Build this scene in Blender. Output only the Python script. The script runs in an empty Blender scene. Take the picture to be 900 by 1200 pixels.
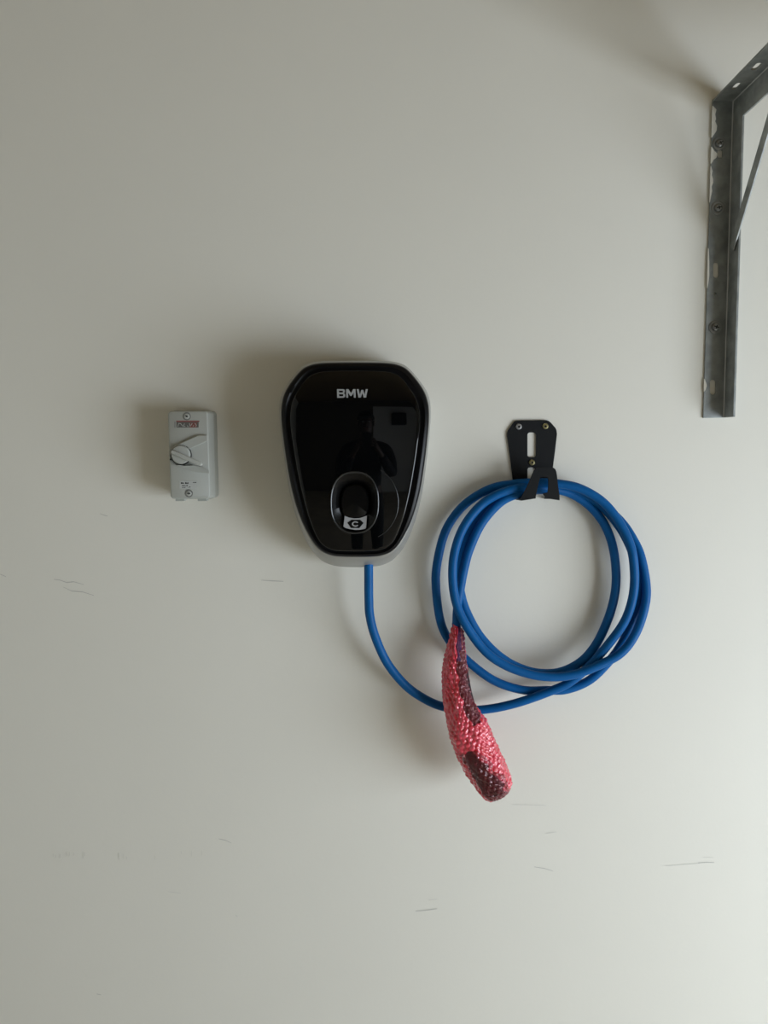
import bpy, bmesh, math, random
from mathutils import Vector, Matrix
random.seed(7)
PI = math.pi
SC = bpy.context.scene
COL = SC.collection

# ------------------------------------------------------------------ camera, exposure, light
D = 1.35                      # metres from the wall to the camera
ZC = 1.45
PITCH = math.radians(5.2); ROLL = 0.008
FWD = Vector((0, math.cos(PITCH), -math.sin(PITCH)))
R0 = Vector((1, 0, 0)); U0 = Vector((0, math.sin(PITCH), math.cos(PITCH)))
RT = R0 * math.cos(ROLL) - U0 * math.sin(ROLL)
UP = U0 * math.cos(ROLL) + R0 * math.sin(ROLL)
CAM = Vector((0, -D, ZC))
cam_data = bpy.data.cameras.new('camera')
cam = bpy.data.objects.new('camera', cam_data); COL.objects.link(cam)
cam_data.sensor_fit = 'HORIZONTAL'; cam_data.sensor_width = 36; cam_data.lens = 36
cam_data.clip_start = 0.02; cam_data.clip_end = 60
m = Matrix((RT, UP, -FWD)).transposed().to_4x4(); m.translation = CAM
cam.matrix_world = m
SC.camera = cam

SC.view_settings.view_transform = 'Standard'; SC.view_settings.look = 'None'
SC.view_settings.gamma = 1; SC.view_settings.use_curve_mapping = False
SC.view_settings.exposure = 0.0

world = bpy.data.worlds.new('overcast_sky'); SC.world = world; world.use_nodes = True
bg = world.node_tree.nodes['Background']; bg.inputs[0].default_value = (.80, .90, 1.0, 1); bg.inputs[1].default_value = 0.6

def area(name, loc, rot, sx, sy, power, color):
    l = bpy.data.lights.new(name, 'AREA'); l.shape = 'RECTANGLE'; l.size = sx; l.size_y = sy
    l.energy = power; l.color = color
    o = bpy.data.objects.new(name, l); COL.objects.link(o); o.location = loc; o.rotation_euler = rot
    return o
DOORX = 2.10
DOORH = 1.36                   # the roller door is raised part of the way
# daylight through the open garage door in the right-hand wall
area('garage_door_daylight', (DOORX + .06, -1.60, .66), (0, math.radians(90), 0), 1.24, 1.90, 68, (.85, .94, 1.05))

def at(px, py, d):
    """point at depth d in front of the wall, seen at that place in the 900x1200 frame"""
    v = FWD + RT * ((px - 450) / 900) - UP * ((py - 600) / 900)
    t = (D - d) / v.y
    return CAM + v * t

# ------------------------------------------------------------------ materials
def mat(name, col, rough=.5, metal=0, bump=0, bscale=300, var=0, vscale=20, coat=0, spec=.5, col2=None, **kw):
    m = bpy.data.materials.new(name); m.use_nodes = True
    nt = m.node_tree; b = nt.nodes['Principled BSDF']
    b.inputs['Base Color'].default_value = (*col, 1); b.inputs['Roughness'].default_value = rough
    b.inputs['Metallic'].default_value = metal; b.inputs['Coat Weight'].default_value = coat
    b.inputs['Coat Roughness'].default_value = .05
    b.inputs['Specular IOR Level'].default_value = spec
    tc = nt.nodes.new('ShaderNodeTexCoord')
    if var or col2:
        n = nt.nodes.new('ShaderNodeTexNoise'); n.inputs['Scale'].default_value = vscale; n.inputs['Detail'].default_value = 5
        nt.links.new(tc.outputs['Object'], n.inputs['Vector'])
        r = nt.nodes.new('ShaderNodeValToRGB')
        c2 = col2 or tuple(min(1, c * (1 + var)) for c in col); c1 = col if col2 else tuple(c * (1 - var) for c in col)
        r.color_ramp.elements[0].color = (*c1, 1); r.color_ramp.elements[1].color = (*c2, 1)
        r.color_ramp.elements[0].position = .35; r.color_ramp.elements[1].position = .65
        nt.links.new(n.outputs['Fac'], r.inputs['Fac']); nt.links.new(r.outputs['Color'], b.inputs['Base Color'])
    if bump:
        n = nt.nodes.new('ShaderNodeTexNoise'); n.inputs['Scale'].default_value = bscale; n.inputs['Detail'].default_value = 3
        nt.links.new(tc.outputs['Object'], n.inputs['Vector'])
        bp = nt.nodes.new('ShaderNodeBump'); bp.inputs['Strength'].default_value = bump; bp.inputs['Distance'].default_value = .001
        nt.links.new(n.outputs['Fac'], bp.inputs['Height']); nt.links.new(bp.outputs['Normal'], b.inputs['Normal'])
    return m

M_wall = mat('wall_paint', (.80, .785, .705), .62, bump=.12, bscale=140, var=.008, vscale=3)
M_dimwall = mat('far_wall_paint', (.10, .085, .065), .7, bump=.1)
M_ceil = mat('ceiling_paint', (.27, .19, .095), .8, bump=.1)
M_floor = mat('concrete_floor', (.64, .57, .46), .7, bump=.3, bscale=60, var=.12, vscale=4)
M_silver = mat('silver_plastic', (.37, .37, .35), .36, metal=.45, bump=.02)
M_bezel = mat('black_gasket', (.005, .005, .0055), .30, spec=.18)
M_glass = mat('black_glass', (.0015, .0018, .002), .025, spec=.38)
M_recess = mat('black_recess', (.002, .002, .002), .25, spec=.25)
M_rim = mat('dark_chrome_rim', (.03, .032, .033), .22, metal=.3)
M_print = mat('silver_print', (.33, .34, .34), .45)
M_label = mat('white_label', (.42, .43, .44), .5)
M_blackprint = mat('black_print', (.004, .004, .004), .5, spec=.15)
M_cable = mat('blue_cable_sheath', (.001, .098, .31), .45, spec=.18, bump=.10, bscale=400, var=.06, vscale=40)
M_hook = mat('black_powder_coat', (.006, .007, .008), .55, spec=.22, bump=.2, bscale=900)
M_brass = mat('yellow_zinc', (.62, .56, .30), .28, metal=1)
M_steel = mat('zinc_screw', (.30, .31, .31), .32, metal=1, bump=.1)
M_galv = mat('galvanised_steel', (.24, .26, .255), .5, metal=.6, bump=.15, bscale=90, col2=(.36, .38, .375), vscale=45)
M_galvedge = mat('cut_steel_edge', (.5, .5, .49), .35, metal=.8)
M_iso = mat('grey_switch_plastic', (.42, .435, .40), .42, bump=.05, bscale=600)
M_iso2 = mat('grey_switch_base', (.38, .395, .36), .5, bump=.05, bscale=600)
M_isoring = mat('grey_switch_ring', (.20, .205, .19), .5)
M_isodark = mat('switch_gap', (.02, .02, .018), .6)
M_red = mat('red_print', (.26, .075, .07), .5)
M_greyprint = mat('grey_print', (.11, .11, .10), .5)
M_paleprint = mat('pale_print', (.44, .45, .42), .5)
M_isolabel = mat('pale_rating_label', (.50, .52, .50), .45)
M_scuff = mat('wall_scuff', (.56, .55, .51), .7)
M_scuffpale = mat('wall_scuff_pale', (.71, .70, .64), .7)
M_plaster = mat('plaster_flake', (.80, .78, .70), .8, bump=.4, bscale=300)
M_bendglint = mat('pale_bend_highlight', (.50, .51, .50), .45, metal=.3)  # lighter than the galvanised steel: the highlight on the bend as colour
M_board = mat('shelf_board', (.45, .40, .31), .6)
M_plug = mat('black_plug', (.012, .011, .013), .4)
M_cloth = mat('dark_cloth', (.012, .013, .016), .9, bump=.4, bscale=200)
M_skin = mat('skin', (.10, .06, .045), .55)
M_hair = mat('dark_cap', (.01, .01, .012), .8)
M_phone = mat('phone_body', (.01, .01, .011), .3)

# ------------------------------------------------------------------ helpers
def wloc(o):
    v = Vector((0, 0, 0))
    while o: v += Vector(o.location); o = o.parent
    return v

def thing(name, label, cat, loc, group=None):
    o = bpy.data.objects.new(name, None); COL.objects.link(o); o.location = loc
    o.empty_display_size = .05
    o['label'] = label; o['category'] = cat
    if group: o['group'] = group
    return o

def tag(o, label, cat, group=None):
    o['label'] = label; o['category'] = cat
    if group: o['group'] = group
    return o

def obj(name, verts, faces, m, parent=None, smooth=True, sharp=35, bevel=0, origin=None):
    """one mesh object from world-space vertices"""
    base = wloc(parent) if parent else Vector(origin or (0, 0, 0))
    me = bpy.data.meshes.new(name)
    me.from_pydata([tuple(Vector(v) - base) for v in verts], [], faces)
    bm = bmesh.new(); bm.from_mesh(me)
    bmesh.ops.remove_doubles(bm, verts=bm.verts, dist=1e-6)
    bmesh.ops.recalc_face_normals(bm, faces=bm.faces)
    bm.to_mesh(me); bm.free()
    if smooth:
        me.shade_smooth(); me.set_sharp_from_angle(angle=math.radians(sharp))
    for mm in (m if isinstance(m, (list, tuple)) else [m]): me.materials.append(mm)
    o = bpy.data.objects.new(name, me); COL.objects.link(o)
    if parent: o.parent = parent
    else: o.location = base
    if bevel:
        b = o.modifiers.new('bevel', 'BEVEL'); b.width = bevel; b.segments = 2; b.limit_method = 'ANGLE'; b.angle_limit = math.radians(40)
    return o

def box(x0, x1, y0, y1, z0, z1):
    v = [(x, y, z) for x in (x0, x1) for y in (y0, y1) for z in (z0, z1)]
    f = [(0, 1, 3, 2), (4, 6, 7, 5), (0, 4, 5, 1), (2, 3, 7, 6), (0, 2, 6, 4), (1, 5, 7, 3)]
    return v, f

def join(*vf):
    V, F = [], []
    for v, f in vf:
        n = len(V); V += list(v); F += [tuple(i + n for i in q) for q in f]
    return V, F

def crom(pts, n, closed=False):
    """centripetal-ish Catmull-Rom through tuples of any length"""
    P = [Vector(p) for p in pts]; out = []
    L = len(P); segs = L if closed else L - 1
    for i in range(segs):
        if closed: a, b, c, d = P[i - 1], P[i], P[(i + 1) % L], P[(i + 2) % L]
        else: a, b, c, d = P[max(i - 1, 0)], P[i], P[i + 1], P[min(i + 2, L - 1)]
        for k in range(n):
            t = k / n
            out.append(.5 * ((2 * b) + (c - a) * t + (2 * a - 5 * b + 4 * c - d) * t * t + (3 * b - a - 3 * c + d) * t ** 3))
    if not closed: out.append(P[-1])
    return out

def tube(path, r, seg=16, cap=True):
    n = len(path); V, F = [], []
    rr = r if callable(r) else (lambda t: r)
    nrm = None
    for i, p in enumerate(path):
        t = (path[min(i + 1, n - 1)] - path[max(i - 1, 0)]).normalized()
        if nrm is None: nrm = t.cross(Vector((0, 1, 0.01))).normalized()
        nrm = (nrm - t * nrm.dot(t)).normalized(); b = t.cross(nrm)
        R = rr(i / (n - 1))
        for k in range(seg):
            a = 2 * PI * k / seg
            V.append(p + (nrm * math.cos(a) + b * math.sin(a)) * R)
    for i in range(n - 1):
        for k in range(seg):
            k2 = (k + 1) % seg
            F.append((i * seg + k, i * seg + k2, (i + 1) * seg + k2, (i + 1) * seg + k))
    if cap: F.append(tuple(range(seg))); F.append(tuple((n - 1) * seg + k for k in range(seg)))
    return V, F

def loft(rings, cap0=False, cap1=False, closed=True):
    n = len(rings[0]); V = [p for r in rings for p in r]; F = []
    for i in range(len(rings) - 1):
        for k in range(n if closed else n - 1):
            k2 = (k + 1) % n
            F.append((i * n + k, i * n + k2, (i + 1) * n + k2, (i + 1) * n + k))
    if cap0: F.append(tuple(range(n)))
    if cap1: F.append(tuple((len(rings) - 1) * n + k for k in range(n)))
    return V, F

def fill(polys, ext=0.0):
    """polygons (first outline, then holes) filled, optionally extruded by +-ext -> verts (x,y,z), faces"""
    cu = bpy.data.curves.new('tmp', 'CURVE'); cu.dimensions = '2D'; cu.fill_mode = 'BOTH'; cu.extrude = ext
    ox = sum(p[0] for p in polys[0]) / len(polys[0]); oy = sum(p[1] for p in polys[0]) / len(polys[0])
    for poly in polys:
        s = cu.splines.new('POLY'); s.points.add(len(poly) - 1); s.use_cyclic_u = True
        for q, p in zip(s.points, poly): q.co = (p[0] - ox, p[1] - oy, 0, 1)
    o = bpy.data.objects.new('tmp', cu); COL.objects.link(o)
    me = bpy.data.meshes.new_from_object(o)
    V = [(v.co.x + ox, v.co.y + oy, v.co.z) for v in me.vertices]; F = [tuple(p.vertices) for p in me.polygons]
    bpy.data.objects.remove(o); bpy.data.curves.remove(cu); bpy.data.meshes.remove(me)
    return V, F

def plate(polys, d, th):
    """flat plate facing the room; outlines in frame coordinates at depth d; th thick behind that"""
    V, F = fill([[(at(x, y, d).x, at(x, y, d).z) for x, y in P] for P in polys], th / 2)
    return [Vector((x, -(d - th / 2) - z, zz)) for x, zz, z in V], F

def decal(polys, dfun, ext=.0002):
    V, F = fill(polys, ext / .0015)
    return [at(x, y, dfun(x, y) + z * .0015) for x, y, z in V], F

def rrect(x0, x1, y0, y1, r, n=5):
    P = []
    for cx, cy, a0 in ((x1 - r, y1 - r, 0), (x0 + r, y1 - r, 90), (x0 + r, y0 + r, 180), (x1 - r, y0 + r, 270)):
        for k in range(n + 1):
            a = math.radians(a0 + 90 * k / n); P.append((cx + r * math.cos(a), cy + r * math.sin(a)))
    return P
def circ(cx, cy, r, n=20, ry=None):
    return [(cx + r * math.cos(2 * PI * k / n), cy + (ry or r) * math.sin(2 * PI * k / n)) for k in range(n)]

def disc_head(c, prof, n=24, axis=None):
    """lathe about the -y direction; prof = [(radius, height towards room)]"""
    V, F = [], []
    rings = [[c + Vector((r * math.cos(2 * PI * k / n), -h, r * math.sin(2 * PI * k / n))) for k in range(n)] for r, h in prof]
    return loft(rings, cap0=True, cap1=True)

def screw(parent, c, r, m, h=.0035, slot='cross', rot=.4, label=None, washer=0):
    prof = [(r, 0), (r, h * .35), (r * .86, h * .8), (r * .6, h), (r * .55, h)]
    if slot == 'socket': prof = [(r, 0), (r, h * .45), (r * .82, h * .9), (r * .55, h), (r * .45, h), (r * .38, h * .35)]
    vf = disc_head(c, prof)
    if washer: vf = join(disc_head(c, [(washer, 0), (washer, .0012), (washer * .95, .0016), (r, .0016)]), vf)
    s = obj('screw', *vf, m, parent)
    if label: s['label'] = label
    if slot == 'cross':
        parts = []
        for a in (rot, rot + PI / 2):
            l = r * .62 if a == rot else r * .4; w = r * .13
            u = Vector((math.cos(a), 0, math.sin(a))); v = Vector((-math.sin(a), 0, math.cos(a)))
            q = [c + u * sx * l + v * sy * w + Vector((0, -h - .0002 - dz, 0)) for dz in (-.0006, 0) for sx, sy in ((-1, -1), (1, -1), (1, 1), (-1, 1))]
            parts.append((q, [(0, 1, 2, 3), (4, 5, 6, 7), (0, 1, 5, 4), (1, 2, 6, 5), (2, 3, 7, 6), (3, 0, 4, 7)]))
        obj('screw_slot', *join(*parts), M_isodark, s, smooth=False)
    if slot == 'socket':
        obj('screw_socket', *disc_head(c, [(r * .40, h * .3), (r * .40, h * .42), (r * .1, h * .42)], 6), M_isodark, s)
    return s

# ------------------------------------------------------------------ the garage
def struct(name, vf, m):
    o = obj(name, *vf, m, smooth=False); o['kind'] = 'structure'; return o
XL, XR, YB, ZT = -2.0, DOORX, -5.2, 2.62
wall = struct('wall_back', box(XL, XR + .2, 0, .12, 0, ZT), M_wall)
struct('floor', box(XL, XR + 1.2, YB, .0, -.1, 0), M_floor)
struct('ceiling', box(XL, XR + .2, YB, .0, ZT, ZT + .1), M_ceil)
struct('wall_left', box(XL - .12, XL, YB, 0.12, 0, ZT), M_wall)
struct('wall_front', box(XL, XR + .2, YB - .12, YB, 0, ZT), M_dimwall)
struct('trim_1', box(.26, XR, YB, YB + .1, 0, 2.42), mat('pale_far_wall', (.84, .86, .87), .7))
struct('wall_right', join(box(XR, XR + .2, -.57, 0, 0, ZT), box(XR, XR + .2, YB, -2.57, 0, ZT), box(XR, XR + .2, -2.57, -.57, 2.15, ZT)), M_wall)

door = obj('door_1', *join(*[box(XR + .10, XR + .125 + .012 * (k % 2), -2.57, -.57, DOORH + .098 * k, DOORH + .098 * k + .0985) for k in range(9)]), mat('roller_door', (.20, .19, .17), .5), smooth=False)
door['kind'] = 'structure'
# scuffs and faint scratches in the paint
SC_ = [((63,679),(70,680),(78,683),(86,682),(98,685),0), ((74,688),(84,693),(97,694),(110,698),None,0), ((0,673),(7,676),None,None,None,0),
       ((306,680),(318,681),(332,681.5),None,None,0), ((117,602),(122,604),(126,605),None,None,0),
       ((256,983),(264,985),(271,988),None,None,0), ((197,1045),(204,1046),(212,1047),None,None,1),
       ((639,977),(646,976),(652,975),None,None,1), ((626,1016),(638,1018),(648,1021),None,None,0),
       ((487,1068),(500,1067),(512,1065),None,None,0), ((502,1055),(512,1054),None,None,None,1),
       ((780,1015),(800,1013.5),(820,1012),None,None,1), ((818,1011.5),(828,1011),(837,1011),None,None,0),
       ((824,1005),(836,1005),None,None,None,1), ((600,943),(620,943.5),(640,944),None,None,1),
       ((113,1165),(118,1166),None,None,None,0), ((276,1073),(278,1074.5),None,None,None,0), ((512,1182),(514,1187),None,None,None,0)]
for row in SC_:
    pts = [p for p in row[:5] if p]
    w = .75 if not row[5] else .6
    up = [(x, y - w * (.25 + .75 * math.sin(PI * (i + .5) / len(pts)))) for i, (x, y) in enumerate(pts)]
    V, F = decal([up + [(x + .3, y + .2) for x, y in reversed(pts)]], lambda x, y: .0003, .0002)
    obj('scuff_mark', V, F, M_scuff if not row[5] else M_scuffpale, wall, smooth=False)
vf = []
for x in (62, 65, 70, 78, 81, 86, 97, 99, 139, 144, 148, 181, 212, 224, 236):
    y = 1003 + random.uniform(-2.5, 2.5) - (2 if x > 200 else 0)
    l = random.uniform(1.5, 4)
    vf.append(decal([[(x, y - l), (x + .5, y - l), (x + .7, y + l), (x + .1, y + l)]], lambda x, y: .0003, .0002))
obj('tick_scratches', *join(*vf), M_scuffpale, wall, smooth=False)

# ------------------------------------------------------------------ charger
CX, CY = 416.5, 541
def axis(y): return 415.4 + (y - 423) * .012
HO = [(0,422.5),(20,422.6),(40,423.2),(52,425.3),(63,431),(76,446),(85,460),(88.3,473),(88.6,488),(87,508),(83,542),(77.3,579),(68.5,612),(56.5,639),(44,654.5),(30,662),(15,664.3),(0,664.6)]
HK = [(0,425),(20,425.1),(39,425.8),(51,427.9),(61.5,433.3),(73.5,447),(82,461),(85.8,475),(86.3,490),(84.8,508),(80.5,542),(74.3,577),(65,608),(53,632),(42,645),(29,650.8),(15,652.2),(0,652.4)]
HG = [(0,434),(18,434.1),(36,434.8),(47,437.4),(56,443),(66,456),(73,468.5),(76,481),(76.4,495),(74.8,512),(70.3,543),(63.8,577),(55.5,608),(46,631),(37,641),(26,645.4),(13,646.3),(0,646.4)]
def outline(H, n=5):
    P = [(axis(y) + x, y) for x, y in H] + [(axis(y) - x, y) for x, y in reversed(H[1:-1])]
    return [(v[0], v[1]) for v in crom([(x, y) for x, y in P], n, True)]
O_, K_, G_ = outline(HO), outline(HK), outline(HG)
def inset(P, k):
    out = []
    for x, y in P:
        v = Vector((CX - x, CY - y)); v = v.normalized() * k; out.append((x + v.x, y + v.y))
    return out
def mixo(A, B, t): return [(a[0] * (1 - t) + b[0] * t, a[1] * (1 - t) + b[1] * t) for a, b in zip(A, B)]
APX = at(417.5, 517, .125); RG = .80
def fd(x, y):
    d = .12
    for _ in range(4):
        p = at(x, y, d); d = .128 - ((p.x - APX.x) ** 2 + (p.z - APX.z) ** 2) / (2 * RG)
    return d
def ring(P, dz=None, d=None): return [at(x, y, d if d is not None else fd(x, y) + dz) for x, y in P]
charger = thing('wall_charger', 'black glass-fronted electric car wall charger in a silver housing, lettered BMW', 'car charger', at(418, 664, .0))
obj('housing', *loft([ring(inset(O_, 7), d=.0005), ring(inset(O_, 5), d=.012), ring(inset(O_, 1.5), d=.026), ring(inset(O_, .3), d=.034), ring(O_, d=.040), ring(inset(O_, .1), d=.046),
     ring(mixo(O_, K_, .45), -.020), ring(mixo(O_, K_, .78), -.0125), ring(inset(K_, -.5), -.0112), ring(inset(K_, .2), -.0112), ring(inset(K_, 1.5), -.014)], cap0=True, cap1=False), M_silver, charger, sharp=40)
obj('bezel', *loft([ring(inset(K_, 1.2), -.0135), ring(inset(K_, -.3), -.0112), ring(inset(K_, .3), -.0075), ring(inset(K_, 1.8), -.0052), ring(mixo(K_, G_, .45), -.0045), ring(mixo(K_, G_, .62), -.0065),
     ring(mixo(K_, G_, .85), -.0085), ring(inset(G_, .6), -.0088)]), M_bezel, charger, sharp=50)
# glass with an opening for the plug socket
HX, HY = 415.6, 589.0
def hole(a, s=1.0, rx=27.6, ry=35.6):
    n = 2.35
    c, sn = math.cos(a), math.sin(a)
    r = (abs(c / rx) ** n + abs(sn / ry) ** n) ** (-1 / n)
    return (HX + r * s * c, HY + r * s * sn)
angs = [math.atan2(y - HY, x - HX) for x, y in G_]
H0 = [hole(a) for a in angs]
rings = [ring(G_, -.008), ring(inset(G_, .1), -.003), ring(inset(G_, .5), -.0012), ring(inset(G_, 1.3), -.0003)]
Gi = inset(G_, 2.2)
for k in range(15): rings.append(ring(mixo(Gi, H0, k / 14), 0))
glass = obj('front_panel', *loft(rings), M_glass, charger, sharp=50)
glass['label'] = 'gloss black glass front'
HA = [2 * PI * k / 96 for k in range(96)]
def hr(s, dz): return [at(*hole(a, s), fd(*hole(a, s)) + dz) for a in HA]
obj('socket_rim', *loft([hr(1.035, -.001), hr(1.03, .0016), hr(1.005, .0022), hr(.975, .0014), hr(.965, -.002)]), M_rim, charger)
sock = obj('plug_socket', *loft([hr(.99, -.001), hr(.93, -.004), hr(.66, -.012), hr(.62, -.016), hr(.60, -.011), hr(.54, -.009), hr(.02, -.0085)], cap1=True), M_recess, charger)
arc = [at(426.8 + 39.6 * math.cos(a), 589.2 + 43.5 * math.sin(a), 0) for a in ()]
pts = []
for k in range(41):
    a = math.radians(-62 + 128 * k / 40); x, y = 426.8 + 40 * math.cos(a), 589.2 + 43.5 * math.sin(a)
    pts.append(at(x, y, fd(x, y) + .0002))
obj('trim_arc', *tube(pts, .0007, 8), M_rim, charger)
# lettering
def L(x, y): return (385 + x / 15, 445 + y / 15)
Bo = [L(148,165),(L(262,165)),L(280,174),L(288,192),L(288,212),L(280,230),L(268,238),L(284,248),L(292,266),L(292,290),L(284,306),L(266,316),L(152,318)]
Bh1 = [L(184,192),L(248,192),L(254,200),L(254,214),L(248,224),L(185,224)]
Bh2 = [L(186,254),L(250,254),L(257,262),L(257,280),L(250,290),L(187,290)]
Mo = [L(308,165),L(352,165),L(394,238),L(434,165),L(474,165),L(478,315),L(444,315),L(442,226),L(406,285),L(382,285),L(344,228),L(346,315),L(312,315)]
Wo = [L(494,165),L(530,165),L(553,262),L(577,178),L(610,178),L(634,262),L(655,165),L(690,165),L(660,313),L(616,313),L(593,232),L(569,313),L(526,313)]
for nm, polys in (('letter', [Bo, Bh1, Bh2]), ('letter', [Mo]), ('letter', [Wo])):
    obj(nm, *decal(polys, lambda x, y: fd(x, y) + .0004, .0004), M_print, charger, smooth=False)
def C4(x, y): return (395 + x / 20, 595 + y / 20)
dL = fd(416, 613)
def dl(x, y): return dL - .0025 - (621 - y) * .00030
LAB = [C4(*p) for p in ((180,190),(280,230),(400,250),(520,245),(620,215),(700,185),(680,480),(650,495),(550,515),(430,520),(300,500),(200,475),(150,440))]
lab = obj('socket_label', *decal([LAB], dl, .0004), M_label, sock, smooth=False); lab['label'] = 'small white label with a letter C in a black hexagon'
HEX = [C4(*p) for p in ((240,350),(340,282),(540,282),(622,355),(520,478),(325,475))]
cc = [C4(430 + 84 * math.cos(math.radians(a)), 381 + 62 * math.sin(math.radians(a))) for a in range(35, 326, 10)]
ci = [C4(430 + 52 * math.cos(math.radians(a)), 381 + 36 * math.sin(math.radians(a))) for a in range(325, 34, -10)]
me_hex = decal([HEX], lambda x, y: dl(x, y) + .0004, .0003); me_c = decal([cc + ci], lambda x, y: dl(x, y) + .0008, .0003)
# hexagon print and letter share one mesh with two materials
V, F = join(me_hex, me_c)
o = obj('label_print', me_hex[0], me_hex[1], M_blackprint, sock, smooth=False)
o = obj('label_letter', me_c[0], me_c[1], M_label, sock, smooth=False)

# ------------------------------------------------------------------ charging cable
r_c = .0077
path = [(432,652,.050),(432,665,.050),(432.2,700,.048),(433.5,722,.046),(440,747,.042),(453.5,776.5,.036),(473.5,801.5,.030),(494,817,.026),(517,827.5,.024),(545,832,.024),(575,830.5,.026),(610,822.5,.030),(650,808,.032),(669,798.5,.033),(690,781,.034),
 # up the right side (second strand), over the hook
 (713,755,.036),(732,728,.038),(741.5,700,.040),(743.5,671,.042),(739,640,.042),(725,611,.042),(706,588,.042),(680,572.5,.041),(655,567,.039),(630,565.5,.036),(605,567,.030),(580,571,.024),
 # outer left strand
 (557,582,.020),(537,599,.018),(521,625,.016),(512,662,.016),(511,690,.016),(516,727,.016),(526,750,.016),(544,771,.016),(577,796.5,.016),(611,808.3,.016),(640,809,.017),(664,808,.018),(690,797.5,.018),(711,778,.019),
 # third strand on the right, behind the second
 (727,757,.020),(739,732,.021),(747,705,.023),(748.5,680,.024),(742,650,.024),(727,619,.024),(704,592,.024),(678,577,.023),(650,570,.022),(625,569,.020),
 # behind on the left
 (600,576,.020),(573,594,.020),(553,620,.022),(542,646,.024),(538,675,.026),(541,700,.028),(549,722,.030),(563,746,.032),(583,767,.034),(605,781,.034),(630,788.5,.034),(656,787.5,.030),(680,776,.024),
 # innermost on the right
 (698,756,.020),(712,727,.018),(720,699,.018),(722,672,.018),(718,640,.018),(708,614,.018),(691,593,.020),(670,579,.022),(650,573.5,.027),(628,571.5,.034),(607,572,.040),
 # front strand on the left
 (584,579,.042),(563,592.5,.042),(544,616.5,.044),(533.5,644,.046),(530.3,672,.048),(533.5,702,.050),(544,729,.052),(566,760.5,.052),(590,778.5,.052),(620,789.8,.051),(648,793.3,.050),(674,790.2,.049),(703,779,.048),(728,765,.046),
 # outermost on the right
 (745,742,.042),(755,713,.038),(757.3,688,.034),(751.5,654,.028),(742,632,.022),(728,611.5,.014),(708,594,.012),(684,580.5,.014),(660,574.5,.020),(636,573.8,.030),(613,577.2,.036),
 # down to the plug
 (588,587.5,.034),(565,612.5,.032),(550.5,643,.031),(543.8,667,.031),(539.5,690,.032),(536,712,.034),(535,735,.038),(535.5,755,.046),(537,775,.054)]
def lift(y): return .008 * min(1, max(0, (y - 590) / 60))      # the coil swings a little clear of the wall below the hook
cable_pts = [at(x, y, d + lift(y)) for x, y, d in crom(path, 9)]
cable = thing('charging_cable', 'blue charging cable running from the charger and coiled on the black hook', 'cable', at(432, 664, .05))
obj('cable_sheath', *tube(cable_pts, r_c, 20), M_cable, cable, sharp=60)
pl = [at(x, y, d + .008) for x, y, d in crom([(538.5,762,.0475),(541,785,.0535),(544,808,.063),(548,832,.069),(553,856,.070),(562,883,.072),(574,907,.072),(583,924,.071)], 6)]
def pr(t):
    K = [(0,.0090),(.12,.0105),(.30,.012),(.45,.016),(.6,.022),(.72,.0255),(.97,.0262),(1,.023)]
    for (a, x), (b, y) in zip(K, K[1:]):
        if t <= b: return x + (y - x) * (t - a) / (b - a)
    return .024
obj('plug', *tube(pl, pr, 28), M_plug, cable, sharp=60)

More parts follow.
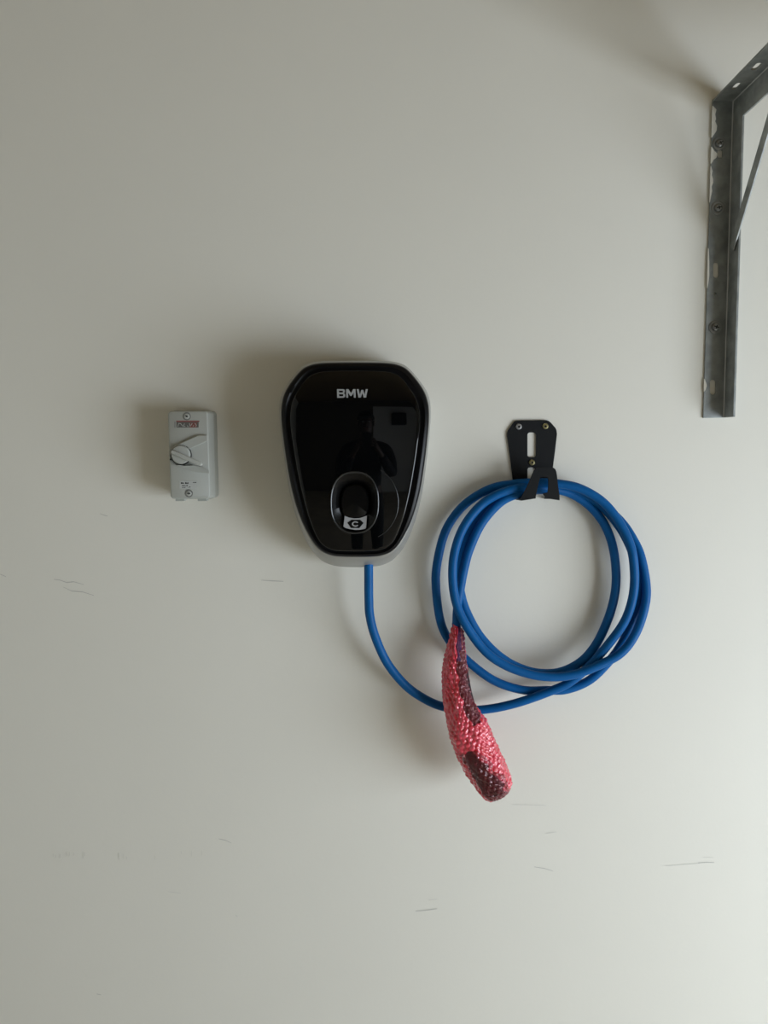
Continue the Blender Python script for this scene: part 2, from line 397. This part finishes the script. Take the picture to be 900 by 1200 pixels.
# ------------------------------------------------------------------ red bubble wrap round the plug
def wrap_material():
    m = bpy.data.materials.new('red_bubble_wrap'); m.use_nodes = True
    nt = m.node_tree; b = nt.nodes['Principled BSDF']; out = nt.nodes['Material Output']
    b.inputs['Base Color'].default_value = (.80, .055, .085, 1); b.inputs['Roughness'].default_value = .16
    b.inputs['Coat Weight'].default_value = .35; b.inputs['Coat Roughness'].default_value = .08
    b.inputs['Subsurface Weight'].default_value = 0
    tc = nt.nodes.new('ShaderNodeTexCoord')
    n = nt.nodes.new('ShaderNodeTexNoise'); n.inputs['Scale'].default_value = 110; n.inputs['Detail'].default_value = 4
    nt.links.new(tc.outputs['Object'], n.inputs['Vector'])
    r = nt.nodes.new('ShaderNodeValToRGB')
    r.color_ramp.elements[0].position = .35; r.color_ramp.elements[0].color = (.60, .015, .035, 1)
    r.color_ramp.elements[1].position = .70; r.color_ramp.elements[1].color = (.88, .10, .16, 1)
    nt.links.new(n.outputs['Fac'], r.inputs['Fac']); nt.links.new(r.outputs['Color'], b.inputs['Base Color'])
    bp = nt.nodes.new('ShaderNodeBump'); bp.inputs['Strength'].default_value = .3; bp.inputs['Distance'].default_value = .001
    n2 = nt.nodes.new('ShaderNodeTexNoise'); n2.inputs['Scale'].default_value = 420; n2.inputs['Detail'].default_value = 2
    nt.links.new(tc.outputs['Object'], n2.inputs['Vector']); nt.links.new(n2.outputs['Fac'], bp.inputs['Height'])
    nt.links.new(bp.outputs['Normal'], b.inputs['Normal'])
    tr = nt.nodes.new('ShaderNodeBsdfTransparent'); tr.inputs['Color'].default_value = (.95, .62, .66, 1)
    at_ = nt.nodes.new('ShaderNodeAttribute'); at_.attribute_name = 'film_layers'
    mx = nt.nodes.new('ShaderNodeMixShader')
    nt.links.new(at_.outputs['Fac'], mx.inputs['Fac']); nt.links.new(tr.outputs[0], mx.inputs[1]); nt.links.new(b.outputs[0], mx.inputs[2])
    gl = nt.nodes.new('ShaderNodeBsdfGlossy'); gl.inputs['Roughness'].default_value = .12; gl.inputs['Color'].default_value = (1, .86, .88, 1)
    nt.links.new(bp.outputs['Normal'], gl.inputs['Normal'])
    fr = nt.nodes.new('ShaderNodeFresnel'); fr.inputs['IOR'].default_value = 1.45; nt.links.new(bp.outputs['Normal'], fr.inputs['Normal'])
    m2 = nt.nodes.new('ShaderNodeMixShader')
    nt.links.new(fr.outputs[0], m2.inputs['Fac']); nt.links.new(mx.outputs[0], m2.inputs[1]); nt.links.new(gl.outputs[0], m2.inputs[2])
    nt.links.new(m2.outputs[0], out.inputs['Surface'])
    return m
M_wrap = wrap_material()
# cross sections: left edge, right edge (frame), depth of centre, depth radius
WS = [((531.5,731),(540.5,735),.037,.0095),((528,746),(542.5,745),.041,.013),((521.5,772),(544.5,768),.050,.019),((519,797),(548.3,795),.058,.023),((521,822),(553.2,817),.064,.027),
      ((525,848),(561,833),.068,.032),((527.5,861),(569.5,846),.070,.034),((532,877),(575.5,861),.070,.034),((541.5,897),(585,881),.070,.034),((553.5,915.5),(595.5,902),.070,.034),((563.5,929.5),(598.5,917),.070,.030),((572,936.5),(594,926),.070,.018),((580,937),(586,933),.070,.005)]
NS, NA = 250, 200
rows = crom([(*a, *b, c, e) for a, b, c, e in WS], 21)
LW = len(rows)
Lmid = [((r[0] + r[2]) / 2, (r[1] + r[3]) / 2) for r in rows]
def hash2(i, j): 
    h = math.sin(i * 127.1 + j * 311.7) * 43758.5453; return h - math.floor(h)
V, att = [], []
acc = 0; prev = None
for i in range(NS):
    f = i / (NS - 1) * (LW - 1); k = min(int(f), LW - 2); t = f - k
    r = rows[k] * (1 - t) + rows[k + 1] * t
    A = at(r[0], r[1], r[4] + .008); B = at(r[2], r[3], r[4] + .008); c = (A + B) / 2; u = (B - A) / 2; w = u.length
    if prev is not None: acc += (c - prev).length
    prev = c; un = u.normalized()
    rad = max(w, .003)
    for j in range(NA):
        a = 2 * PI * j / NA
        # loose wrap: a few lobes and creases that twist down the length
        lobe = 1 + .05 * math.sin(3 * a + acc * 38) + .035 * math.sin(5 * a - acc * 61 + 1) + .02 * math.sin(9 * a + acc * 90)
        nrm = (un * math.cos(a) + Vector((0, -1, 0)) * math.sin(a))
        base = c + un * w * math.cos(a) * (1 + (lobe - 1) * .6) + Vector((0, -1, 0)) * r[5] * math.sin(a) * lobe
        s_ = acc; q_ = a * .030
        # hexagonal bubble field, 8.5 mm pitch
        P = .0092; H = P * .866
        best = 1
        gj = s_ / H
        for rr_ in (math.floor(gj) - 0, math.floor(gj) + 1):
            off = .5 * (rr_ % 2)
            gi = round(q_ / P - off)
            dx = (q_ - (gi + off) * P); dy = s_ - rr_ * H
            dd = math.hypot(dx, dy) / (P * .47)
            if dd < best:
                best = dd; hh = .6 + .6 * hash2(gi, rr_)
        bub = .0025 * math.sqrt(max(0, 1 - best * best)) * hh if best < 1 else 0
        crease = .0007 * math.sin(a * 17 + acc * 300 + 2 * math.sin(acc * 120)) 
        V.append(base + nrm * (bub + crease))
        # layers of film: thin where the dark plug and the cable show through
        x = math.cos(a); y = i / (NS - 1)
        wob = .10 * math.sin(acc * 170) + .06 * math.sin(acc * 330 + a * 4)
        op = .97
        if y < .43 + .3 * wob and x > -.10 + wob * .8 + y * .9 and x < .97: op = .15
        if y > .605 + .3 * wob + .03 * x and y < .955:
            lim = .02 + wob + (y - .62) * 2.7
            if -.76 + .1 * wob < x < min(lim, .90): op = .10
            elif lim < x < lim + .25: op = .5
        att.append(op)
F = []
for i in range(NS - 1):
    for j in range(NA):
        j2 = (j + 1) % NA
        F.append((i * NA + j, i * NA + j2, (i + 1) * NA + j2, (i + 1) * NA + j))
F.append(tuple(range(NA))); F.append(tuple((NS - 1) * NA + j for j in range(NA)))
wrap_root = Vector(at(575, 936, .07))
me = bpy.data.meshes.new('bubble_wrap'); me.from_pydata([tuple(v - wrap_root) for v in V], [], F); me.shade_smooth()
aa = me.attributes.new('film_layers', 'FLOAT', 'POINT')
for i, v in enumerate(att): aa.data[i].value = v
me.materials.append(M_wrap)
wrap = bpy.data.objects.new('bubble_wrap', me); COL.objects.link(wrap); wrap.location = wrap_root
tag(wrap, 'red translucent bubble wrap wound around the hanging charging plug', 'bubble wrap')

# ------------------------------------------------------------------ cable hook
def H(x, y): return (570 + x / 7.5, 480 + y / 7.5)
hook = thing('cable_hook', 'black powder-coated metal cable hook screwed to the wall, holding the blue coil', 'hook', at(624, 585, .0))
PO = [H(*p) for p in ((262,97),(525,94),(545,98),(566,114),(608,162),(618,185),(621,215),(604,360),(583,505),(572,650),(560,770),(425,770),(425,760),(425,640))]
# the back plate: an upper slot and an open lower slot where the lip was cut out
PO = [H(*p) for p in ((262,97),(285,95),(505,93),(530,94),(548,100),(566,114),(606,160),(616,180),(621,215),(604,360),(585,505),(574,640),(570,735),(462,735),(440,735),(437,640),(434,530),(425,514),(410,508),(385,508),(368,512),(361,528),(361,760),(340,762),(245,762),(232,620),(206,400),(183,240),(183,212),(188,188),(200,168),(238,114),(250,101))]
SL = [H(*p) for p in [(x, y) for x, y in rrect(361, 437, 201, 419, 22)]]
holes = [SL]
obj('back_plate', *plate([PO] + holes, .0035, .003), M_hook, hook, bevel=.0007)
# floor tabs under the coil and the front lip
lipd = .060
LP = [H(*p) for p in ((437,517),(455,512),(575,508),(592,512),(606,524),(615,545),(620,575),(632,680),(643,745),(643,783),(560,772),(515,765),(497,742),(505,735),(538,728),(543,690),(545,612),(540,598),(528,592),(485,592),(474,598),(466,620),(452,680),(440,735),(434,768),(370,780),(310,790),(302,782),(318,750),(355,680),(395,590),(418,535))]
obj('front_lip', *plate([LP], lipd, .003), M_hook, hook, bevel=.0007)
def tab(x0, y0, x1, y1, wx0, wx1):
    a, b = at(*H(x0, y0), lipd), at(*H(x1, y1), lipd)
    th = Vector((0, 0, -.0028))
    z0 = (a.z + b.z) / 2
    p = [a, b, Vector((wx1, -.002, z0 - .004)), Vector((wx0, -.002, z0 - .004))]
    v = p + [q + th for q in p]
    return v, [(0, 1, 2, 3), (4, 5, 6, 7), (0, 1, 5, 4), (1, 2, 6, 5), (2, 3, 7, 6), (3, 0, 4, 7)]
xa = at(*H(245, 785), .003).x; xb = at(*H(361, 775), .003).x; xc = at(*H(508, 740), .003).x; xd = at(*H(566, 740), .003).x
obj('coil_rest', *tab(308, 786, 434, 766, xa, xb), M_hook, hook, smooth=False)
obj('coil_rest', *tab(512, 763, 643, 783, xc, xd), M_hook, hook, smooth=False)
for (x, y), lb in (((285,150), None), ((518,147), None), ((400,465), None)):
    screw(hook, at(*H(x, y), .0035), .0052, M_brass if x != 285 else M_galvedge, .0028, 'socket')

# ------------------------------------------------------------------ isolator switch
iso = thing('isolator_switch', 'grey plastic rotary isolator switch on the wall left of the charger', 'switch', at(225, 585, 0))
dF = .062
TL, TR, BR, BL = at(196.3, 481.8, dF), at(243.6, 481.3, dF), at(245.8, 584.6, dF), at(200.2, 584.8, dF)
cF = (TL + TR + BR + BL) / 4
ux = ((TR - TL) + (BR - BL)) / 4; uz = ((TL - BL) + (TR - BR)) / 4
def isoring(sx, sz, d, r=.006, n=5):
    P = rrect(-1 * ux.length * sx, ux.length * sx, -uz.length * sz, uz.length * sz, r, n)
    X, Z = ux.normalized(), uz.normalized()
    o = []
    for x, z in P:
        q = cF + X * x + Z * z; o.append(Vector((q.x, -d, q.z)))
    return o
obj('switch_base', *loft([isoring(1.05, 1.015, .0005), isoring(1.06, 1.02, .004), isoring(1.05, 1.015, .028), isoring(1.0, 1.0, .0285)], True, True), M_iso2, iso, sharp=40)
cov = obj('switch_cover', *loft([isoring(1.03, 1.005, .0290), isoring(1.075, 1.03, .0292, .008), isoring(1.075, 1.03, .034, .008), isoring(1.04, 1.01, .0355, .007), isoring(1.01, 1.0, dF - .004, .006), isoring(.995, .992, dF - .001, .0055), isoring(.965, .975, dF, .005)], True, True), M_iso, iso, sharp=45)
def I(x, y): return (180 + x / 8.8889, 465 + y / 8.8889)
def isod(k): return lambda x, y: dF + k
def slab(polys, d0, d1, m, name, parent, bevel=0):
    V, F = decal(polys, lambda x, y: (d0 + d1) / 2, d1 - d0)
    return obj(name, V, F, m, parent, smooth=False, bevel=bevel)
# raised guard arms either side of the knob, spreading to the right
slab([[I(*p) for p in ((160,560),(175,535),(270,487),(460,402),(560,400),(565,458),(370,548),(350,520),(310,505),(270,505),(225,525),(195,560),(180,600),(170,640),(160,620))]], dF - .0005, dF + .0032, M_iso, 'knob_guard', iso, .0012)
slab([[I(*p) for p in ((168,655),(190,690),(225,712),(270,722),(320,712),(352,690),(420,715),(540,742),(576,765),(580,800),(440,785),(310,742),(240,715),(185,685))]], dF - .0005, dF + .0032, M_iso, 'knob_guard', iso, .0012)
cK = at(*I(276, 605), dF + .010); cK.y = -dF
obj('knob_gap', *disc_head(cK, [(.0170, -.001), (.0170, .0034), (.0160, .0036)], 40), M_isodark, iso)
knob = obj('rotary_knob', *disc_head(cK + Vector((.0006, 0, .0004)), [(.0153, 0), (.0155, .009), (.0143, .0115), (.012, .012)], 40), M_iso, iso)
# handle bar
h0, h1 = at(*I(178, 568), dF + .020), at(*I(500, 708), dF + .020)
u = (h1 - h0).normalized(); v = Vector((0, -1, 0)).cross(u).normalized()
def hb(o, hw, top): 
    return [o - v * hw, o + v * hw]
ringsb = []
for t, w, hh in ((0, .0024, .004), (.02, .0032, .001), (.3, .0034, 0), (.85, .0034, 0), (.97, .0030, .0008), (1, .0018, .0035)):
    c = h0 + (h1 - h0) * t
    yb = .0085 + (0 if .06 < t < .62 else -.004 if t > .6 else 0)
    ringsb.append([c - v * w + Vector((0, hh + yb, 0)), c - v * w + Vector((0, hh + .0012, 0)), c - v * w * .7 + Vector((0, hh, 0)), c + v * w * .7 + Vector((0, hh, 0)), c + v * w + Vector((0, hh + .0012, 0)), c + v * w + Vector((0, hh + yb, 0))])
obj('knob_handle', *loft(ringsb, True, True), M_iso, knob, sharp=50)
obj('lock_pin', *disc_head(at(*I(176, 652), dF + .003), [(.0013, -.002), (.0013, .0008), (.0009, .001)], 12), M_isodark, iso)
for x, y, rt in ((346, 203, -.55), (368, 1006, -.1)):
    c = at(*I(x, y), dF)
    obj('screw_well', *disc_head(c, [(.0068, -.0006), (.0068, .0004), (.0062, .0006), (.0054, .0006), (.0052, .0001)], 28), M_isoring, iso)
    screw(iso, c, .0047, M_iso, .0013, 'cross', rt)
# printed strips
slab([[I(*p) for p in ((238,262),(470,262),(468,320),(240,320))]], dF, dF + .0003, M_greyprint, 'name_strip', iso)
slab([[I(*p) for p in ((236,249),(478,249),(476,262),(236,262))]], dF, dF + .0003, M_red, 'red_line', iso)
slab([[I(*p) for p in ((380,272),(452,268),(452,318),(372,320))]], dF + .0003, dF + .0005, mat('dull_red_print', (.20, .07, .06), .5), 'red_patch', iso)
slab([[I(*p) for p in ((216,258),(228,258),(228,322),(216,322))]], dF, dF + .0003, mat('mid_grey_print', (.27, .28, .27), .5), 'side_mark', iso)
def stroke(a, b, w=3.2):
    A, B = Vector(a), Vector(b); n = (B - A).normalized().orthogonal() * w
    return [I(*(A + n)), I(*(B + n)), I(*(B - n)), I(*(A - n))]
vf = []
for a, b in (((252,312),(262,276)),((262,276),(286,280)),((284,280),(292,296)),((292,290),(310,312)),((322,278),(312,300)),((312,300),(330,310)),((350,300),(362,312)),((372,276),(382,312)),((388,300),(402,276)),((408,306),(420,300)),((430,276),(446,296)),((446,296),(440,312))):
    vf.append(decal([stroke(a, b)], lambda x, y: dF + .0007, .0002))
obj('pale_lettering', *join(*vf), M_paleprint, iso, smooth=False)
slab([[I(*p) for p in ((268,880),(452,878),(454,955),(270,956))]], dF, dF + .0002, M_isolabel, 'rating_label', iso)
vf = []
for x0, x1, y, w in ((286,298,899,8),(301,312,899,6),(316,319,905,2.5),(330,342,899,8),(345,352,900,5),(356,362,899,8),(297,310,925,4),(313,326,925,4),(330,336,928,2.5),(342,354,925,4.5),(297,312,945,2.5),(316,332,945,2.5),(370,384,940,3),(360,364,944,2),(410,420,893,3),(424,444,893,3)):
    vf.append(decal([[I(x0, y - w), I(x1, y - w), I(x1, y + w), I(x0, y + w)]], lambda x, y: dF + .0004, .0002))
obj('rating_lettering', *join(*vf), M_blackprint, iso, smooth=False)
for x0, x1 in ((240, 330), (470, 560)):
    a = at(*I(x0, 1072), .045); b = at(*I(x1, 1072), .045)
    obj('cover_tab', *box(a.x, b.x, -.052, -.036, a.z - .0018, a.z + .004), M_iso2, iso, smooth=False)

# ------------------------------------------------------------------ shelf bracket
br = thing('shelf_bracket', 'galvanised slotted angle-iron shelf bracket bolted high on the wall at right', 'bracket', at(836, 490, 0))
T = .003
SLOTS = [rrect(840.6, 847.0, 175.2, 184.6, 2), rrect(835.8, 842.4, 307.5, 325.5, 3), rrect(832.0, 838.8, 445.0, 462.5, 3), circ(838, 344.3, 1.5, 12)]
PF = [(835.5, 118.5), (859.2, 118.5), (848.2, 489.3), (824.3, 489.8)]
post = obj('wall_angle', *plate([PF] + SLOTS, .0035, .003), M_galv, br, smooth=False)
def slabmesh(c4, off):
    v = [Vector(p) for p in c4] + [Vector(p) + Vector(off) for p in c4]
    return v, [(0, 1, 2, 3), (4, 7, 6, 5), (0, 1, 5, 4), (1, 2, 6, 5), (2, 3, 7, 6), (3, 0, 4, 7)]
c0, c1 = at(859.2, 118.5, .0035), at(848.2, 489.3, .0035)
DP = .040
obj('wall_angle_web', *slabmesh([c0, c1, (c1.x, -DP, c1.z + .0), (c0.x, -DP, c0.z)], (.003, 0, 0)), M_galv, br, smooth=False)
# arm: top flange and web reaching into the room
AL = .60
zt = c0.z
xl = at(835.5, 118.5, .0035).x; xr = c0.x
slots_a = []
for px, py in ((863, 101), (886.5, 78)):
    # depth at which the top flange is seen at that place
    lo, hi = .0, .4
    for _ in range(40):
        mid = (lo + hi) / 2
        if at(px, py, mid).z > zt: lo = mid
        else: hi = mid
    p = at(px, py, lo); slots_a.append((p.x, lo))
fa = [(xl, .001), (xr + .003, .001), (xr + .003, AL), (xl + .0, AL)]
hs = [[(x + dx, d + dd) for dx, dd in rrect(-.0045, .0045, -.011, .011, .003)] for x, d in slots_a]
d2 = slots_a[-1][1] + (slots_a[1][1] - slots_a[0][1])
while d2 < AL - .03:
    hs.append([(slots_a[0][0] + dx, d2 + dd) for dx, dd in rrect(-.0045, .0045, -.011, .011, .003)]); d2 += slots_a[1][1] - slots_a[0][1]
V, F = fill([fa] + hs, .0015)
obj('arm_angle', *([Vector((x, -d, zt + .0015 + z)) for x, d, z in V], F), M_galv, br, smooth=False)
obj('arm_angle_web', *slabmesh([(xr, -.001, zt), (xr, -AL, zt), (xr, -AL, zt - .038), (xr, -.030, zt - .038)], (.003, 0, 0)), M_galv, br, smooth=False)
# brace
def dfor(px, py, X):
    lo, hi = 0.0, .6
    for _ in range(40):
        mid = (lo + hi) / 2
        if at(px, py, mid).x > X: lo = mid
        else: hi = mid
    return lo
Xb = at(862, 290, .03).x
b0 = at(860.5, 291, .020); b1d = dfor(900, 147, xr - .002); b1 = at(900, 147, b1d)
dirb = Vector((0, b1.y - b0.y, b1.z - b0.z)); dirb.normalize()
b0 = Vector((xr - .0035, b0.y, b0.z)); end = b0 + dirb * ((zt - .010 - b0.z) / dirb.z)
prp = Vector((0, dirb.z, -dirb.y)).normalized()
end.x = xr - .0035
wB = .0095
obj('brace', *slabmesh([b0 - prp * wB, b0 + prp * wB, end + prp * wB, end - prp * wB], (.0028, 0, 0)), M_galv, br, smooth=False, bevel=.0006)
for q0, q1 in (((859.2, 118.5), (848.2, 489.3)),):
    obj('bend_highlight', *tube([at(*q0, .0042), at(*q1, .0042)], .0012, 10), M_bendglint, br)  # thin pale strip along the crease, standing in for its bright highlight
obj('bend_highlight', *tube([Vector((xr, -.004, zt)), Vector((xr, -AL, zt))], .0012, 10), M_bendglint, br)
for px, py, rt in ((842.8, 168.5, .5), (841.2, 244, .2), (838.2, 383.5, -.3)):
    screw(br, at(px, py, .0036), .0072, M_steel, .006, 'cross', rt, washer=.0112)
struct_shelf = obj('shelf_board', *box(xl, DOORX, -AL, -.215, zt + .003, zt + .021), M_board, smooth=False, bevel=.001, origin=(xl, -.2, zt))
tag(struct_shelf, 'pale shelf board resting on the bracket arm at top right, beyond the frame', 'shelf')
# plaster left along the edge of the post
def flakes(pts):
    return [(x, y) for x, y in pts]
def pe(y): return 835.5 - (y - 118.5) * .0302
for ys, ws in (((124,128,134,139,142,147,153,157,161), (0.2,3.6,2.5,3.4,2.6,4.6,4.2,2.0,.2)), ((172,176,180,184,187,191), (.2,2.6,5.6,5.0,2.4,.2)), ((195,200,205,209,214,218,224,230,237), (.2,1.6,1.0,2.4,2.6,1.2,1.8,.8,.1)), ((291,300,312,322,331,337), (.1,.9,1.2,1.6,.9,.1)), ((444,448,452,456,459), (.1,1.6,2.4,1.4,.1))):
    P = [(pe(y) - .5, y) for y in ys] + [(pe(y) + w * 1.25, y + .6 * (k % 2)) for k, (y, w) in reversed(list(enumerate(zip(ys, ws))))]
    fl = obj('plaster_flake', *plate([P], .0045, .001), M_plaster, br, smooth=False)
    fl['label'] = 'cream plaster stuck to the edge'

wb = thing('wall_unit', 'small dark box high on the opposite wall, mirrored faintly in the charger glass', 'box', (.96, YB + .10, 1.90))
obj('casing', *box(.77, 1.16, YB + .10, YB + .30, 1.90, 2.22), M_hook, wb, smooth=False, bevel=.008)
obj('front_door', *box(.79, 1.14, YB + .30, YB + .312, 1.92, 2.20), M_phone, wb, smooth=False, bevel=.004)
# ------------------------------------------------------------------ photographer, seen mirrored in the glass
def skin_mesh(name, verts, edges, radii, m, parent, root=0, sub=2):
    base = wloc(parent)
    me = bpy.data.meshes.new(name); me.from_pydata([tuple(Vector(v) - base) for v in verts], edges, [])
    o = bpy.data.objects.new(name, me); COL.objects.link(o); o.parent = parent
    s = o.modifiers.new('skin', 'SKIN'); s.use_smooth_shade = True
    if not me.skin_vertices: me.attributes  # layer is created with the modifier
    if not me.skin_vertices:
        bm = bmesh.new(); bm.from_mesh(me); bm.verts.layers.skin.verify(); bm.to_mesh(me); bm.free()
    lay = me.skin_vertices[0].data
    for i, r in enumerate(radii): lay[i].radius = r if isinstance(r, tuple) else (r, r); lay[i].use_root = (i == root)
    ss = o.modifiers.new('sub', 'SUBSURF'); ss.levels = sub; ss.render_levels = sub
    me.materials.append(m)
    return o
PX, PY = .0, -1.80
person = thing('person', 'person in dark jacket and cap photographing, mirrored in the black charger glass', 'person', (PX, PY, 0))
def chain(vs, es, rs, pts, start=None):
    idx = start
    for p, r in pts:
        vs.append(p); rs.append(r); n = len(vs) - 1
        if idx is not None: es.append((idx, n))
        idx = n
    return idx
# body: one continuous surface from head to ankles, with five-fingered hands
vs, es, rs = [], [], []
pel = chain(vs, es, rs, [((PX, PY, .95), (.15, .11))])
ch = chain(vs, es, rs, [((PX, PY, 1.10), (.13, .10)), ((PX, PY - .01, 1.28), (.155, .11)), ((PX, PY, 1.40), (.12, .085))], pel)
nk = chain(vs, es, rs, [((PX, PY + .01, 1.47), .055), ((PX, PY + .03, 1.54), .058), ((PX, PY + .045, 1.61), (.075, .092)), ((PX, PY + .04, 1.68), (.074, .09)), ((PX, PY + .035, 1.73), (.045, .06))], ch)
hands = {}
for s in (-1, 1):
    chain(vs, es, rs, [((PX + s * .10, PY, .88), (.088, .09)), ((PX + s * .11, PY + .01, .50), .058), ((PX + s * .115, PY - .01, .30), .052), ((PX + s * .115, PY - .01, .10), .036), ((PX + s * .12, PY + .05, .04), .034), ((PX + s * .13, PY + .16, .03), .03)], pel)
    w = chain(vs, es, rs, [((PX + s * .19, PY, 1.38), .062), ((PX + s * .24, PY + .03, 1.24), .048), ((PX + s * .25, PY + .09, 1.12), .042), ((PX + s * .17, PY + .24, 1.25), .034), ((PX + s * .105, PY + .34, 1.37), .025), ((PX + s * .075, PY + .375, 1.41), (.032, .016))], ch)
    for k in range(4):
        L_ = (.020, .024, .022, .017)[k]
        z = 1.475 - k * .019
        chain(vs, es, rs, [((PX + s * .066, PY + .388, z - .004), .0088), ((PX + s * .050, PY + .402 - .002 * k, z + .003), .0082), ((PX + s * (.050 - L_), PY + .407, z + .002), .0075)], w)
    chain(vs, es, rs, [((PX + s * .072, PY + .37, 1.435), .0095), ((PX + s * .050, PY + .368, 1.458), .0088), ((PX + s * .030, PY + .370, 1.468), .008)], w)
skin_mesh('body', vs, es, rs, M_skin, person, sub=1)
# clothes
vs, es, rs = [], [], []
a = chain(vs, es, rs, [((PX, PY, .90), (.185, .14)), ((PX, PY, 1.10), (.17, .135)), ((PX, PY - .01, 1.28), (.19, .14)), ((PX, PY, 1.40), (.15, .11)), ((PX, PY + .005, 1.465), (.075, .075))])
for s in (-1, 1):
    chain(vs, es, rs, [((PX + s * .195, PY, 1.38), .082), ((PX + s * .25, PY + .03, 1.24), .070), ((PX + s * .258, PY + .09, 1.115), .062), ((PX + s * .178, PY + .235, 1.245), .050), ((PX + s * .125, PY + .305, 1.335), .042)], 3)
skin_mesh('jacket', vs, es, rs, M_cloth, person)
vs, es, rs = [], [], []
chain(vs, es, rs, [((PX, PY, .98), (.16, .12)), ((PX, PY, .90), (.165, .125))])
for s in (-1, 1):
    chain(vs, es, rs, [((PX + s * .10, PY, .82), .105), ((PX + s * .11, PY + .012, .50), .082), ((PX + s * .118, PY - .008, .28), .072), ((PX + s * .118, PY - .008, .08), .066)], 1)
skin_mesh('trousers', vs, es, rs, M_cloth, person)
for s in (-1, 1):
    skin_mesh('shoe', [(PX + s * .12, PY - .05, .045), (PX + s * .122, PY + .05, .05), (PX + s * .13, PY + .17, .035), (PX + s * .132, PY + .21, .03)], [(0, 1), (1, 2), (2, 3)], [(.045, .045), (.05, .045), (.048, .035), (.036, .028)], M_hair, person)
def ell(c, rx, ry, rz, nu=20, nv=12, v0=-PI / 2, v1=PI / 2):
    rings = []
    for i in range(nv + 1):
        b = v0 + (v1 - v0) * i / nv
        rings.append([Vector(c) + Vector((rx * math.cos(b) * math.cos(2 * PI * k / nu), ry * math.cos(b) * math.sin(2 * PI * k / nu), rz * math.sin(b))) for k in range(nu)])
    return loft(rings, True, True)
hc = (PX, PY + .04, 1.645)
obj('cap', *join(ell((hc[0], hc[1], 1.675), .088, .108, .088, v0=0), ell((hc[0], hc[1] + .12, 1.680), .075, .075, .008)), M_hair, person)
for s in (-1, 1):
    obj('ear', *ell((hc[0] + s * .079, hc[1] + .0, 1.635), .010, .020, .031), M_skin, person)
    obj('eye', *ell((hc[0] + s * .031, hc[1] + .088, 1.645), .013, .008, .008), M_label, person)
obj('nose', *ell((hc[0], hc[1] + .098, 1.618), .014, .018, .024), M_skin, person)
obj('mouth', *ell((hc[0], hc[1] + .086, 1.578), .024, .008, .006), mat('lips', (.35, .12, .11), .5), person)
phone = tag(obj('phone', *loft([[Vector((x, y, z + ZC)) for x, z in rrect(-w, w, -h, h, .010)] for y, w, h in ((-D - .022, .035, .073), (-D - .0215, .037, .075), (-D - .0145, .037, .075), (-D - .014, .035, .073))], True, True), M_phone, origin=(0, -D - .018, ZC)),
            'dark phone held by the photographer, mirrored in the charger glass', 'phone')
